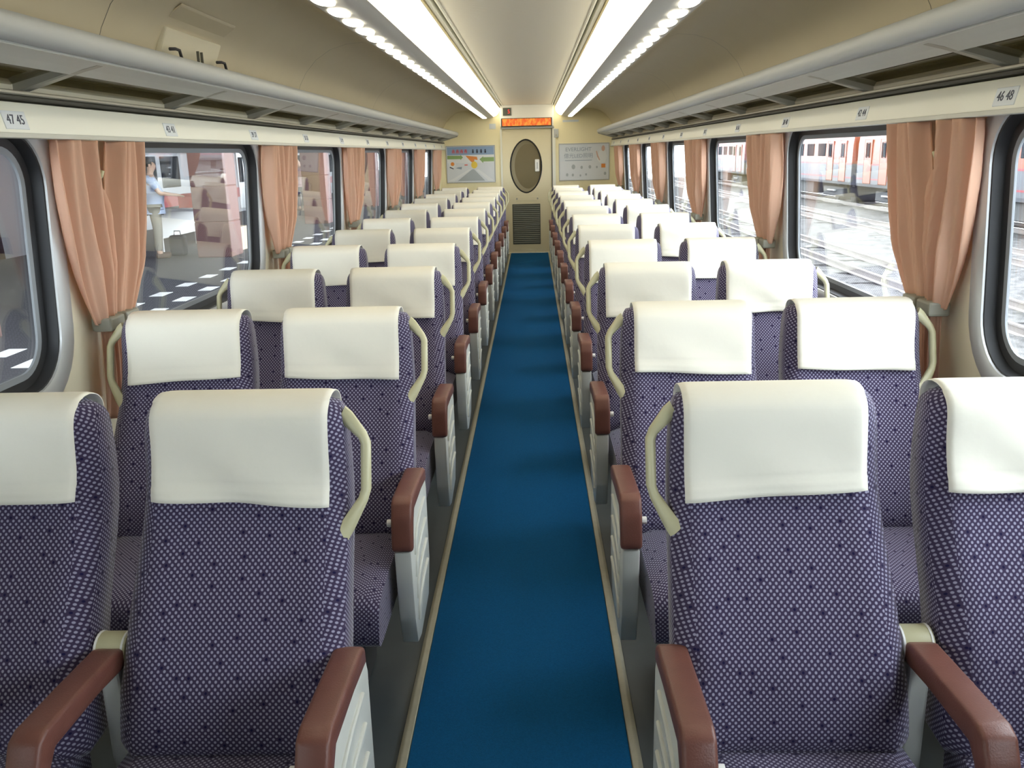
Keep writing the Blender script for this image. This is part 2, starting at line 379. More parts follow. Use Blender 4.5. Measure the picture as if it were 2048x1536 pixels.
# ceiling lights: long slanted diffuser and a row of oval lenses
oval = [(.66 + .034 * math.copysign(abs(math.cos(t)) ** .8, math.cos(t)) , +.088 * math.copysign(abs(math.sin(t)) ** .8, math.sin(t)) - .0 ) for t in [2 * math.pi * k / 20 for k in range(20)]]
oval = [(x, y - (x - .66) * .55) for x, y in oval]
def dome(s):
    c_ = (.661, 0); R_ = []
    for k_, z_ in ((1.0, 2.118), (1.0, 2.107), (.94, 2.103), (.75, 2.100), (.4, 2.099)): R_.append([(c_[0] + (x - c_[0]) * k_, y * k_, z_) for x, y in oval])
    return MB().loft(R_).mirror(s).mesh('lens', 'lens_light', smooth=True, fix=True)
ov_mesh = {s: dome(s) for s in (-1, 1)}
for s in (-1, 1):
    L = tag(empty('ceiling_light', (s * .5, 0, 2.2)), 'long white glowing ceiling light strip with oval lenses, %s of the aisle' % side_name[s], 'ceiling light', 'ceiling light strips')
    MB().strip([(.433, 2.262), (.437, 2.225), (.453, 2.182), (.486, 2.148), (.530, 2.132)], 1.3, YE - .02).mirror(s).build('diffuser', 'strip_light', L, (-s * .5, 0, -2.2), smooth=True)
    MB().strip([(.433, 2.262), (.437, 2.225), (.453, 2.182), (.486, 2.148), (.530, 2.132)], YB, 1.3).mirror(s).build('unlit_stretch', 'white_plastic', L, (-s * .5, 0, -2.2), smooth=True)  # unseen stretch left unlit so the nearest seats and carpet stay darker
    k = 0; y = 1.404
    while y < YE - .15:
        obj('lens', ov_mesh[s], L, (-s * .5, y, -2.2)); y += .268
# hatch panel with two latches, above the left rack
h = tag(empty('ceiling_hatch', (-1.30, 3.70, 2.0)), 'pale square service hatch with two hooked latches above the left rack', 'hatch')
MB().rbox(-.012, .012, -.29, .29, -.075, .065, .006).build('hatch_door', 'cream_wall', h, (-.004, 0, .0)).rotation_euler = (0, math.radians(22), 0)
MB().bprism([(-.02, .06), (.075, .125), (.08, .135), (-.02, .078)], 'y', -.30, .30, .003, 1).build('hatch_hood', 'ceil_cream', h, (.02, 0, .0), fix=True)
for dy in (-.24, .26):
    MB().tube([(.02, dy - .05, -.02), (.035, dy - .03, -.018), (.038, dy, -.02), (.036, dy + .02, -.045)], .006).build('latch', 'steel_dark', h, (.01, 0, 0), smooth=True)
for dy in (-.02, .02): MB().box(.020, .030, dy - .003, dy + .003, -.06, .0).build('latch_slot', 'rack_dark', h, (.012, 0, 0))

# ------------------------------------------------------------------ luggage racks
for s in (-1, 1):
    R = tag(empty('luggage_rack', (s * 1.2, 0, 1.8)), 'grey overhead luggage rack with glass shelf running along the %s windows' % side_name[s], 'luggage rack', 'luggage racks')
    off = (-s * 1.2, 0, -1.8)
    nose = [(1.145, 1.905), (1.10, 1.912), (1.078, 1.907), (1.066, 1.892), (1.066, 1.872), (1.075, 1.855), (1.090, 1.848), (1.108, 1.848), (1.112, 1.858), (1.145, 1.862)]
    MB().prism(nose, 'y', YB, YE - .3).mirror(s).build('front_fairing', 'rack_grey', R, off, smooth=40, fix=True)
    MB().bprism([(1.106, 1.842), (1.165, 1.829), (1.207, 1.816), (1.209, 1.822), (1.167, 1.836), (1.108, 1.850)], 'y', YB, YE - .3, .0012, 1).mirror(s).build('shelf_edge', 'panel_grey', R, off, fix=True)
    MB().bprism([(1.335, 1.752), (1.385, 1.748), (1.385, 1.775), (1.335, 1.772)], 'y', YB, YE - .02, .004, 1).mirror(s).build('rear_beam', 'rack_dark', R, off, fix=True)
    MB().bprism([(1.318, 1.762), (1.336, 1.760), (1.336, 1.772), (1.318, 1.774)], 'y', YB, YE - .02, .003, 1).mirror(s).build('rear_rail', 'rack_bracket', R, off, fix=True)
    MB().bprism([(1.312, 1.748), (1.378, 1.742), (1.378, 1.757), (1.312, 1.760)], 'y', YB, YE - .02, .003, 1).mirror(s).build('rear_rail', 'slot_dark', R, off, fix=True)
    y = 2.53 - 3 * 1.03; arm = None; pane = None
    while y < YE - .4:
        if arm is None:
            arm = MB().bprism([(1.12, 1.838), (1.18, 1.824), (1.37, 1.768), (1.375, 1.800), (1.19, 1.850)], 'y', -.020, .020, .004, 1).mirror(s).mesh('bracket_arm', 'rack_bracket', fix=True)
            pane = MB().prism([(1.20, 1.836), (1.37, 1.792), (1.37, 1.797), (1.20, 1.841)], 'y', .03, 1.0).mirror(s).mesh('shelf_glass', 'rack_glass', fix=True)
        obj('bracket_arm', arm, R, (off[0], y, off[2]))
        if y + 1.0 < YE - .3: obj('shelf_glass', pane, R, (off[0], y, off[2]))
        y += 1.03
    # end cap closing the rack towards the end wall
    MB().bprism([(1.066, 1.90), (1.08, 1.84), (1.36, 1.76), (1.37, 1.86), (1.145, 1.91)], 'y', YE - .31, YE - .295, .003, 1).mirror(s).build('end_cap', 'rack_bracket', R, off, fix=True)

# ------------------------------------------------------------------ seat number plates on the valance
for s in (-1, 1):
    y0 = 2.39 if s < 0 else 2.44
    for k in range(12):
        r = 12 - k
        a, c = (4 * r - 1, 4 * r - 3) if s < 0 else (4 * r - 2, 4 * r)
        p = tag(empty('seat_number_plate', (s * 1.3065, y0 + 1.03 * k, 1.694)), 'small grey seat number plate, %s from the camera on the %s valance' % (ORD[k], side_name[s]), 'sign', 'seat number plates')
        lean = math.radians(13)
        p.rotation_euler = (0, s * lean, 0)
        MB().rbox(-.002, .002, -.055, .055, -.024, .024, .001, 1).build('plate', 'plate', p)
        t = obj('numerals', text_mesh('%d %d' % (a, c),   .036, 'ink'), p, (-s * .0025, 0, 0))
        t.rotation_euler = (math.radians(90), 0, math.radians(-90 if s > 0 else 90))

# ------------------------------------------------------------------ end wall, door, displays, posters
ew = MB()
ew.box(-1.45, -.43, YE, YE + .05, 0, 2.45); ew.box(.43, 1.45, YE, YE + .05, 0, 2.45); ew.box(-.43, .43, YE, YE + .05, 1.93, 2.45)
ewo = struct(ew.build('wall_end', 'end_wall'))
struct(MB().box(-1.5, 1.5, YB - .05, YB, -.06, 2.45).build('wall_back', 'vent_dark'))  # out of view; coloured dark to cut bounced light near the camera
# vestibule behind the door so no daylight leaks in
struct(MB().box(-.6, .6, YE + .30, YE + .33, -.05, 2.45).build('wall_vestibule', 'door_cream'))
hd = MB().rbox(-.425, .405, YE - .09, YE - .001, 1.975, 2.30, .008).build('header_box', 'white_plastic', ewo)
MB().rbox(-.425, .415, YE - .05, YE - .001, 1.945, 1.972, .006).build('header_lip', 'frame_grey', ewo)
MB().box(-.435, -.405, YE - .02, YE - .001, 0, 1.945).build('door_jamb', 'valance_white', ewo)
MB().box(.385, .435, YE - .025, YE - .001, 0, 1.945).build('door_jamb', 'valance_white', ewo)
MB().box(.372, .386, YE - .022, YE + .01, .3, 1.94).build('door_gap', 'vent_dark', ewo)
d = tag(empty('led_display', (-.014, YE - .09, 2.04)), 'amber lit message display over the end door', 'display')
MB().rbox(-.395, .395, -.012, .0, -.062, .062, .004).build('housing', 'black', d)
MB().box(-.38, .38, -.015, -.012, -.053, .053).build('screen', 'led_amber', d)
d = tag(empty('car_number_display', (-.315, YE - .09, 2.20)), 'small black display with red digit above the amber screen', 'display')
MB().rbox(-.065, .065, -.012, 0, -.058, .058, .004).build('housing', 'vent_dark', d)
t = obj('digit', text_mesh('5', .085, 'led_red'), d, (.028, -.014, 0)); t.rotation_euler = (math.radians(90), 0, 0)
for x in (-.27, .24): MB().tube([(x, YE - .06, 2.30), (x, YE - .06, 2.325)], .03, 12).build('header_knob', 'white_plastic', ewo)
# door leaf with oval window
NO = 40; OC = (-.035, 1.372); OA, OB = .243, .405
def ell(k=1.0, add=0, y=0, dx=0):
    return [(OC[0] + dx + (OA * k + add) * math.copysign(abs(math.cos(t)) ** 1.08, math.cos(t)), y, OC[1] + (OB * k + add) * math.sin(t)) for t in [2 * math.pi * i / NO for i in range(NO)]]
door = MB(); rect = []
for i in range(NO):
    t = 2 * math.pi * i / NO; cx, sy = math.cos(t), math.sin(t)
    rect.append((cx, sy))
def onrect(cx, sy):
    x0, x1, z0, z1 = -.41, .375, .012, 1.945; t = 1e9
    if cx > 1e-9: t = min(t, (x1 - OC[0]) / cx)
    if cx < -1e-9: t = min(t, (x0 - OC[0]) / cx)
    if sy > 1e-9: t = min(t, (z1 - OC[1]) / sy)
    if sy < -1e-9: t = min(t, (z0 - OC[1]) / sy)
    return (OC[0] + cx * t, OC[1] + sy * t)
outer = [onrect(*q) for q in rect]
cn = [(-.41, .012), (.375, .012), (.375, 1.945), (-.41, 1.945)]
for c in cn:      # snap the nearest ray to each corner
    i = min(range(NO), key=lambda i: (outer[i][0] - c[0]) ** 2 + (outer[i][1] - c[1]) ** 2); outer[i] = c
D0, D1 = YE + .005, YE + .045
door.loft([[(x, D1, z) for x, z in outer], [(x, D0, z) for x, z in outer], ell(1, 0, D0), ell(1, 0, D1)], cap=False)
door_o = struct(door.build('door_1', 'door_cream', fix=True))
MB().loft([ell(1, .014, D0 - .001), ell(1, .010, D0 - .008), ell(1, -.004, D0 - .008), ell(1, -.008, D0 + .02)], cap=False).build('window_gasket', 'black', door_o, smooth=True, fix=True)
MB().loft([ell(1, -.004, D0 + .028), ell(1, -.004, D0 + .034)]).build('oval_pane', 'frosted_olive', door_o, fix=True)
MB().loft([ell(1, -.007, D0 + .018), ell(.88, 0, D0 + .027, .028), ell(.86, 0, D0 + .0275, .028)], cap=False).build('inner_rim', 'rim_olive', door_o, smooth=True)
MB().rbox(.107, .178, D0 - .006, D0 + .030, 1.285, 1.475, .01).build('pull_handle', 'white_plastic', door_o)
MB().rbox(.135, .152, D0 - .010, D0 - .005, 1.33, 1.43, .003).build('handle_slot', 'frame_grey', door_o)
MB().rbox(-.20, .15, D0 - .004, D0, .835, .90, .002, 1).build('notice_plate', 'door_cream', door_o)
for x in (-.19, .14): MB().rbox(x - .012, x + .012, D0 - .007, D0 - .003, .855, .88, .003, 1).build('notice_stud', 'rack_bracket', door_o)
vent = MB().rbox(-.266, .182, D0 - .006, D0 + .004, .145, .785, .004, 1).build('vent_grille', 'vent_dark', door_o)
sl = MB().bprism([(-.006, -.006), (.0, .008), (.003, .008), (.0, -.008)], 'x', -.21, .21, .001, 1).mesh('slat', 'vent_slat', fix=True)
for k in range(20): obj('slat', sl, vent, (-.042, D0 - .007, .175 + .0305 * k))
MB().rbox(.41, .375 + .11, YE - .03, YE, 1.80, 1.93, .006).build('door_control_box', 'rack_grey', ewo)
MB().rbox(.435, .46, YE - .036, YE - .029, 1.815, 1.85, .004).build('key_switch', 'rack_bracket', ewo)
st = tag(MB().box(-.60, -.50, YE - .004, YE - .0005, 1.95, 2.03).build('wall_sticker', 'plate'), 'small pale blue sticker on end wall beside the amber display', 'sticker')
st = tag(MB().box(.55, .80, YE - .004, YE - .0005, 2.03, 2.06).build('wall_notice', 'plate'), 'thin pale notice strip high on end wall above the grey poster', 'sticker')
# posters
def flat(name, pts, mt, par, d):
    MB().prism(pts, 'y', d, d - .0006).build(name, mt, par, fix=True)
def poster(x0, x1, z0, z1, label):
    p = tag(empty('poster', ((x0 + x1) / 2, YE, z0)), label, 'poster'); w = (x1 - x0) / 2; h = z1 - z0
    for a in ((-w, w, 0, .014), (-w, w, h - .014, h), (-w, -w + .014, .014, h - .014), (w - .014, w, .014, h - .014)):
        MB().rbox(a[0], a[1], -.016, -.001, a[2], a[3], .003, 1).build('frame_bar', 'frame_grey', p)
    MB().box(-w + .01, w - .01, -.008, -.002, .01, h - .01).build('print', 'poster_base', p)
    return p, w, h
p, w, h = poster(-1.30, -.52, 1.135, 1.71, 'printed advert with red title, green arrows and road in a metal frame')
flat('print_sky', [(-w + .02, .40), (w - .02, .40), (w - .02, h - .02), (-w + .02, h - .02)], 'poster_sky', p, -.0082)
flat('print_glow', [(-w + .02, .31), (w - .02, .31), (w - .02, .43), (-w + .02, .43)], 'poster_white', p, -.0090)
flat('print_arrow', [(-w + .02, .37), (-.16, .37), (-.16, .355), (-.12, .395), (-.16, .435), (-.16, .42), (-w + .02, .425)], 'poster_green', p, -.0098)
flat('print_arrow', [(w - .02, .325), (.20, .325), (.20, .30), (.14, .36), (.20, .405), (.20, .39), (w - .02, .39)], 'poster_green', p, -.0098)
flat('print_road', [(-.22, .03), (.22, .03), (.05, .21), (.02, .21)], 'poster_road', p, -.0090)
flat('print_lane', [(-w + .03, .03), (-.27, .03), (.0, .20), (-.03, .21)], 'poster_white', p, -.0090)
flat('print_lane', [(w - .03, .03), (.27, .03), (.08, .20), (.12, .21)], 'poster_white', p, -.0090)
flat('print_arrow', [(-.08, .42), (.10, .40), (.11, .35), (.06, .36), (.05, .30), (.0, .33)], 'poster_orange', p, -.0106)
flat('print_disc', [(.055 + .05 * math.cos(t / 6 * math.pi), .275 + .055 * math.sin(t / 6 * math.pi)) for t in range(12)], 'poster_yellow', p, -.0114)
flat('print_disc', [(-.29 + .055 * math.cos(t / 6 * math.pi), .29 + .055 * math.sin(t / 6 * math.pi)) for t in range(12)], 'poster_white', p, -.0098)
flat('print_disc', [(-.29 + .03 * math.cos(t / 6 * math.pi), .295 + .03 * math.sin(t / 6 * math.pi)) for t in range(12)], 'poster_orange', p, -.0106)
flat('print_mark', [(-.34, .24), (-.28, .215), (-.27, .225), (-.33, .255)], 'ink', p, -.0106)
flat('print_mark', [(-.24, .23), (-.15, .21), (-.14, .25), (-.2, .245)], 'poster_text', p, -.0106)
flat('print_mark', [(-.10, .27), (-.05, .27), (-.05, .285), (-.10, .285)], 'poster_red', p, -.0106)
for k in range(4):       # illegible title characters, as stroke clusters
    for q, mt, x in ((0, 'poster_red', -.27 + .065 * k), (1, 'ink', .04 + .065 * k)):
        z = .485; wq = .022 if q == 0 else .013
        for st in ([(x - wq, z + .018), (x + wq, z + .018), (x + wq, z + .026), (x - wq, z + .026)], [(x - wq, z - .004), (x + wq, z - .004), (x + wq, z + .005), (x - wq, z + .005)],
                   [(x - .005, z - .028), (x + .005, z - .028), (x + .005, z + .03), (x - .005, z + .03)], [(x - wq, z - .028), (x - wq + .008, z - .028), (x - wq + .008, z + .01), (x - wq, z + .01)],
                   [(x + wq - .008, z - .028), (x + wq, z - .028), (x + wq, z + .01), (x + wq - .008, z + .01)]):
            flat('print_stroke', st, mt, p, -.0098)
p, w, h = poster(.485, 1.285, 1.135, 1.705, 'pale grey-blue lighting advert in a metal frame beside the end door')
flat('print_sky', [(-w + .02, .30), (.15, .30), (.05, h - .02), (-w + .02, h - .02)], 'plate', p, -.0084)
for txt, sz, x, z in (('EVERLIGHT', .082, -.09, .475), ('億光LED照明', .080, -.09, .375)):
    t = obj('lettering', text_mesh(txt, sz, 'poster_text'), p, (x, -.0092, z)); t.rotation_euler = (math.radians(90), 0, 0)
flat('print_line', [(-.3, .305), (.12, .305), (.12, .313), (-.3, .313)], 'poster_text', p, -.0092)
for x, z, a in ((-.17, .21, .03), (-.04, .20, .02), (.09, .205, .022), (.2, .20, .015), (-.27, .09, .02), (-.06, .075, .014), (.03, .09, .015), (.33, .10, .02), (-.18, .085, .018)):
    flat('print_lamp', [(x + a * math.cos(t / 4 * math.pi), z + a * 1.3 * math.sin(t / 4 * math.pi)) for t in range(8)], 'poster_road', p, -.0092)
flat('print_badge', [(.27, .19), (.335, .19), (.335, .25), (.27, .25)], 'poster_orange', p, -.0092)
flat('print_figure', [(.20, .32), (.24, .45), (.33, .46), (.36, .36), (.33, .27), (.25, .26)], 'poster_white', p, -.0092)
flat('print_figure', [(.30 + .028 * math.cos(t / 5 * math.pi), .485 + .045 * math.sin(t / 5 * math.pi)) for t in range(10)], 'poster_skin', p, -.0100)
flat('print_figure', [(.185, .44), (.205, .36), (.24, .30), (.25, .31), (.22, .38), (.20, .45)], 'poster_skin', p, -.0100)

# ------------------------------------------------------------------ seats (facing the camera, towards -Y)
YPROF = [(.42, -.225), (.47, -.245), (.55, -.226), (.65, -.172), (.75, -.112), (.83, -.056), (.89, -.026), (.96, -.012), (1.07, .0), (1.20, .004)]
def back_rings():
    """Backrest as stacked rounded sections; t runs up the back."""
    rings = []
    prof = [(0, .42), (.03, .44), (.06, .465), (.10, .50), (.17, .56), (.25, .62), (.33, .68), (.42, .74), (.51, .80), (.58, .85), (.66, .90), (.74, .96), (.86, 1.03), (.91, 1.054), (.93, 1.069), (.95, 1.084), (.97, 1.094), (.985, 1.0985), (1.0, 1.100)]
    for t, z in prof:
        yf = 0.0                                  # front face: upright headrest, hollow below it, lumbar swell, tucked in at the bottom
        for (za, ya), (zb, yb_) in zip(YPROF, YPROF[1:]):
            if za <= z <= zb: u_ = (z - za) / (zb - za); u_ = u_ * u_ * (3 - 2 * u_) * .35 + u_ * .65; yf = ya + (yb_ - ya) * u_
        th = .165 - .045 * t
        hw = .205 + .022 * (1 - t) ** .8 - (.012 if t == 0 else 0)
        if z > 1.054:
            q = min(1, (z - 1.054) / .046); c_ = 1 - math.sqrt(max(0, 1 - q * q)); yf += .045 * c_; th -= .088 * c_; hw -= .010 * c_
        r = .030
        ring = []
        # front from left to right (with soft bolsters), then back
        for k in range(13):
            u = -1 + 2 * k / 12; x = hw * u
            e = max(0, abs(u) - .86) / .14
            dy = .030 * e * e - .010 * math.exp(-((abs(u) - .78) / .13) ** 2)
            ring.append((x, yf + dy, z - (.014 * e * e if z > 1.05 else 0)))
        for k in range(9):
            u = 1 - 2 * k / 8; x = hw * u * .985
            e = max(0, abs(u) - .75) / .25
            ring.append((x, yf + th - .022 * e * e, z - (.014 * e * e if z > 1.05 else 0)))
        rings.append(ring)
    return rings
def front_y(z):
    rings = BR
    for a, c in zip(rings, rings[1:]):
        if a[6][2] <= z <= c[6][2]:
            t = (z - a[6][2]) / (c[6][2] - a[6][2]); return a[6][1] + t * (c[6][1] - a[6][1]), a[17][1] + t * (c[17][1] - a[17][1])
    return rings[-1][6][1], rings[-1][17][1]
BR = back_rings()
me_back = MB().loft(BR).mesh('backrest', 'moquette', smooth=True, fix=True, uv=True)
ZT = 1.097
def cover_mesh(seed):
    rnd = random.Random(seed); sk = rnd.uniform(-.012, .012); ph = rnd.uniform(0, 6); amp = rnd.uniform(.0020, .0060); cx = rnd.uniform(-.05, .05)
    path = []          # (y,z) over the headrest, front bottom to back bottom
    for k in range(11):
        z = 0.898 + (ZT - .034 - 0.898) * k / 10; path.append((front_y(z)[0] - .0135 - .008 * (1 - k / 10) ** 2, z))
    yf = path[-1][0]; yb = front_y(ZT - .034)[1] + .007
    for k in range(1, 11):
        a = math.pi * k / 11; path.append(((yf + yb) / 2 - (yb - yf) / 2 * math.cos(a) + .006 * math.sin(a), ZT - .034 + .046 * math.sin(a)))
    for k in range(0, 7):
        z = ZT - .034 - .13 * k / 6; path.append((front_y(z)[1] + .007, z))
    n = len(path)
    def fn(u, v):
        i = min(int(v * (n - 1)), n - 2); t = v * (n - 1) - i
        y = path[i][0] * (1 - t) + path[i + 1][0] * t; z = path[i][1] * (1 - t) + path[i + 1][1] * t
        x = (u - .5) * (.372 - .006 * (1 - v))
        edge = max(0, abs(u - .5) * 2 - .9) / .1
        if v < .38:
            f = 1 - v / .38
            y += -amp * f * math.sin(9 * (u - .5) + 14 * v + ph) - amp * .9 * f * math.exp(-((u - .5 - cx) / .12) ** 2) * math.sin(18 * v + ph)
            z += sk * (u - .5) * 2 * f + .0012 * f * math.sin(5 * u + ph)
        y += (.004 if v < .5 else -.004) * edge
        if v < .058: y -= .0022            # stitched hem
        elif v < .085: y += .0012
        if .36 < v < .8: z -= .002 * edge
        return (x, y, z)
    return MB().grid(fn, 24, 52).mesh('headrest_cover', 'cover_cloth', smooth=True, thick=.002)
covers = [cover_mesh(k) for k in range(6)]
def hem_mesh():
    return None
# seat cushion
def cushion():
    rings = []
    for k, (y, zt, zb) in enumerate([(-.655, .395, .345), (-.650, .425, .315), (-.63, .447, .297), (-.58, .458, .292), (-.45, .462, .292), (-.30, .460, .292), (-.17, .450, .292), (-.155, .44, .30)]):
        hw = .203 if k not in (0, 7) else .193
        r = []
        for j in range(11):
            u = -1 + .2 * j; e = max(0, abs(u) - .8) / .2; r.append((hw * u, y, zt - .022 * e * e - (.006 * (1 - u * u) if 1 < k < 7 else 0)))
        for j in range(7):
            u = 1 - j / 3; r.append((hw * u * .98, y, zb))
        rings.append(r)
    return MB().loft(rings).mesh('seat_cushion', 'moquette', smooth=50, fix=True, uv=True)
me_cush = cushion()
# armrest pad: flat top, knee, sloping front
PADP = [(-.13, .585), (-.135, .625), (-.16, .637), (-.30, .645), (-.425, .650), (-.452, .640), (-.472, .600), (-.487, .515), (-.480, .500), (-.455, .500), (-.432, .575), (-.41, .600), (-.25, .597)]
def pad_mesh(): return MB().bprism(PADP, 'x', -.030, .030, .009, 3).mesh('armrest_pad', 'armrest_brown', smooth=50, fix=True)
me_pad = pad_mesh()
PANP = [(-.12, .60), (-.40, .604), (-.425, .575), (-.450, .498), (-.478, .498), (-.470, .40), (-.455, .28), (-.425, .185), (-.36, .17), (-.16, .20), (-.10, .30), (-.10, .55)]
me_panel = MB().bprism(PANP, 'x', -.024, .024, .005, 2).mesh('side_panel', 'panel_grey', smooth=40, fix=True)
RIBS = []
for k in range(4):
    z = .245 + .072 * k; y = -.405 - .004 * k
    RIBS.append([(y, z), (y + .012, z + .045), (y + .05, z + .068), (y + .13, z + .083), (y + .24, z + .088), (y + .25, z + .078), (y + .15, z + .066), (y + .08, z + .045), (y + .045, z + .020)])
rib_mesh = {s: [MB().bprism(r, 'x', .020, .031, .003, 1).mirror(-s).mesh('panel_rib', 'panel_grey', smooth=40, fix=True) for r in RIBS] for s in (-1, 1)}
me_post = MB().rbox(-.022, .022, -.16, -.10, .28, .62, .008).mesh('armrest_post', 'plastic_beige', fix=True)
def cyl(axis, a, b, r, n=16):
    pts = [(r * math.cos(2 * math.pi * k / n), r * math.sin(2 * math.pi * k / n)) for k in range(n)]
    return MB().bprism(pts, axis, a, b, r * .15, 2)
me_hinge = cyl('x', -.032, .032, .038).mesh('hinge_cap', 'plastic_beige', smooth=40, fix=True)
me_hrib = cyl('x', -.034, -.026, .0395).mesh('hinge_ring', 'white_plastic', smooth=40, fix=True)
me_knob = cyl('x', 0, .016, .011, 12).mesh('recline_button', 'white_plastic', smooth=40, fix=True)
me_arm2 = MB().rbox(-.021, .021, -.16, -.09, .30, .60, .006).mesh('armrest_post', 'panel_grey', fix=True)
def handle_mesh(s):
    pts = [(.0, .03, 1.058), (.012, .029, 1.052), (.043, .022, 1.016), (.050, .017, 1.000), (.050, -.010, .908), (.044, -.020, .888), (.014, -.042, .840), (.0, -.050, .826)]
    rings = []
    for i, p in enumerate(pts):
        a = Vector(pts[max(i - 1, 0)]); b2 = Vector(pts[min(i + 1, len(pts) - 1)]); t = (b2 - a).normalized()
        n1 = Vector((0, 1, 0)); n2 = t.cross(n1).normalized(); ww, hh = .012, .0112
        if i in (0, 7): hh = .022
        if i in (1, 6): hh = .017
        rings.append([Vector(p) + n1 * ww * math.cos(q) + n2 * hh * math.sin(q) for q in [2 * math.pi * (k + .5) / 8 for k in range(8)]])
    return MB().loft([[tuple(q) for q in r] for r in rings]).mirror(s).mesh('grab_handle', 'plastic_beige', smooth=50, fix=True)
me_hand = {s: handle_mesh(s) for s in (-1, 1)}
me_ped = MB().rbox(-.16, .16, -.50, -.10, .235, .292, .01).add(*(lambda t: (t.v, t.f))(MB().rbox(-.10, .10, -.38, -.20, .0, .235, .01))).mesh('pedestal', 'steel_dark', fix=True)
def place_seat(s, kind, k):
    """s: side of aisle, kind: aisle/window, k: row from the camera."""
    y = ROW0 + RP * k; xc = s * (.550 if kind == 'aisle' else 1.072)
    where = 'row nearest the camera' if k == 0 else ('%s row from the camera' % ORD[k] if k < 11 else 'last row by the end wall')
    lab = 'purple dotted %s seat, %s, %s of the blue carpet' % (kind, where, side_name[s])
    o = tag(empty('reclining_chair', (xc, y, 0)), lab, 'seat', 'purple train seats')
    rec = random.uniform(-.006, .010)
    bk = obj('backrest', me_back, o); bk.rotation_euler = (rec, 0, random.uniform(-.01, .01))
    cv = obj('headrest_cover', covers[(k * 2 + (kind == 'aisle') + (s > 0)) % 6], o); cv.rotation_euler = bk.rotation_euler; cv.location = (random.uniform(-.008, .008), 0, 0)
    cv['label'] = 'white cloth cover draped over the headrest'
    sc = obj('seat_cushion', me_cush, o, (s * .018 if kind == 'aisle' else s * .0, 0, 0))
    obj('pedestal', me_ped, o, (s * .02, 0, 0))
    hs = -s if kind == 'aisle' else s
    hx = hs * .203
    hh = obj('grab_handle', me_hand[hs], o, (hx, .018, 0)); hh['label'] = 'beige plastic grab handle'
    if kind == 'aisle':
        pn = obj('side_panel', me_panel, o, (-s * .229, 0, 0))
        obj('armrest_pad', me_pad, pn); kb = obj('recline_button', me_knob if s > 0 else me_knob, pn, (s * .029 if s > 0 else -.045, -.445, .575))
        for rb in rib_mesh[s]: obj('panel_rib', rb, pn)
        ps = obj('armrest_post', me_arm2, o, (s * .26, 0, 0))
        obj('armrest_pad', me_pad, ps); hc = obj('hinge_cap', me_hinge, ps, (0, -.115, .610)); obj('hinge_ring', me_hrib, ps, (0, -.115, .610)); obj('hinge_ring', me_hrib, ps, (.055, -.115, .610))
    else:
        ps = obj('armrest_post', me_arm2, o, (s * .255, 0, 0)); obj('armrest_pad', me_pad, ps)
    return o
for k in range(12):
    for s in (-1, 1):
        for kind in ('aisle', 'window'): place_seat(s, kind, k)

# ------------------------------------------------------------------ curtains, tiebacks and coat hooks on the window pillars
def curtain_mesh(s, d, seed):
    """One tied-back curtain; d=-1 near panel, d=+1 far panel of the pillar."""
    rnd = random.Random(seed); ph = rnd.uniform(0, 6.28); NP = 5
    lv = [1.646, 1.62, 1.55, 1.45, 1.35, 1.25, 1.17, 1.11, 1.08, 1.055, 1.03, 1.0, .95, .88, .80, .745]
    def fn(u, v):
        q = v * (len(lv) - 1); i = min(int(q), len(lv) - 2); z = lv[i] + (lv[i + 1] - lv[i]) * (q - i)
        if z > 1.07:
            t = (1.668 - z) / .60
            c = d * (.172 - .107 * t ** 1.7); hw = .106 - .050 * t ** 2.2 + .008 * math.sin(t * math.pi)
        else:
            t = (1.07 - z) / .33; c = d * (.055 - .012 * math.sin(t * math.pi)); hw = .038 + .006 * t
        if s < 0 and d > 0 and z > 1.07: c *= .86; hw *= .82
        am = (.040 if z > 1.25 else .013 + .027 * max(0, (z - 1.06) / .19))
        tt = (1.668 - z) / .6
        y = c + hw * (2 * u - 1) + .004 * math.sin(7 * z + ph)
        w1 = 2 * math.pi * NP * .5 * u + ph + 1.6 * math.sin(2.2 * tt + ph) * u + .8 * tt
        x = am * math.sin(w1) + am * .45 * math.sin(2.3 * w1 + 1.7 + 2 * tt) - .010 * math.sin(u * math.pi)
        return (xw(z) - .054 + (x * .8 if x < 0 else x * .5), y, z)
    return MB().grid(fn, 44, 40).mirror(s).mesh('drape', 'curtain', smooth=True, thick=.003)
cur = {(s, d, v): curtain_mesh(s, d, 11 * v + d + 3) for s in (-1, 1) for d in (-1, 1) for v in range(2)}
tie_me = {}
for s in (-1, 1):
    for d in (-1, 1):
        tie_me[s, d] = MB().rbox(-.036, .034, -.050, .050, -.023, .023, .008).mesh('tieback', 'tie_grey', fix=True)
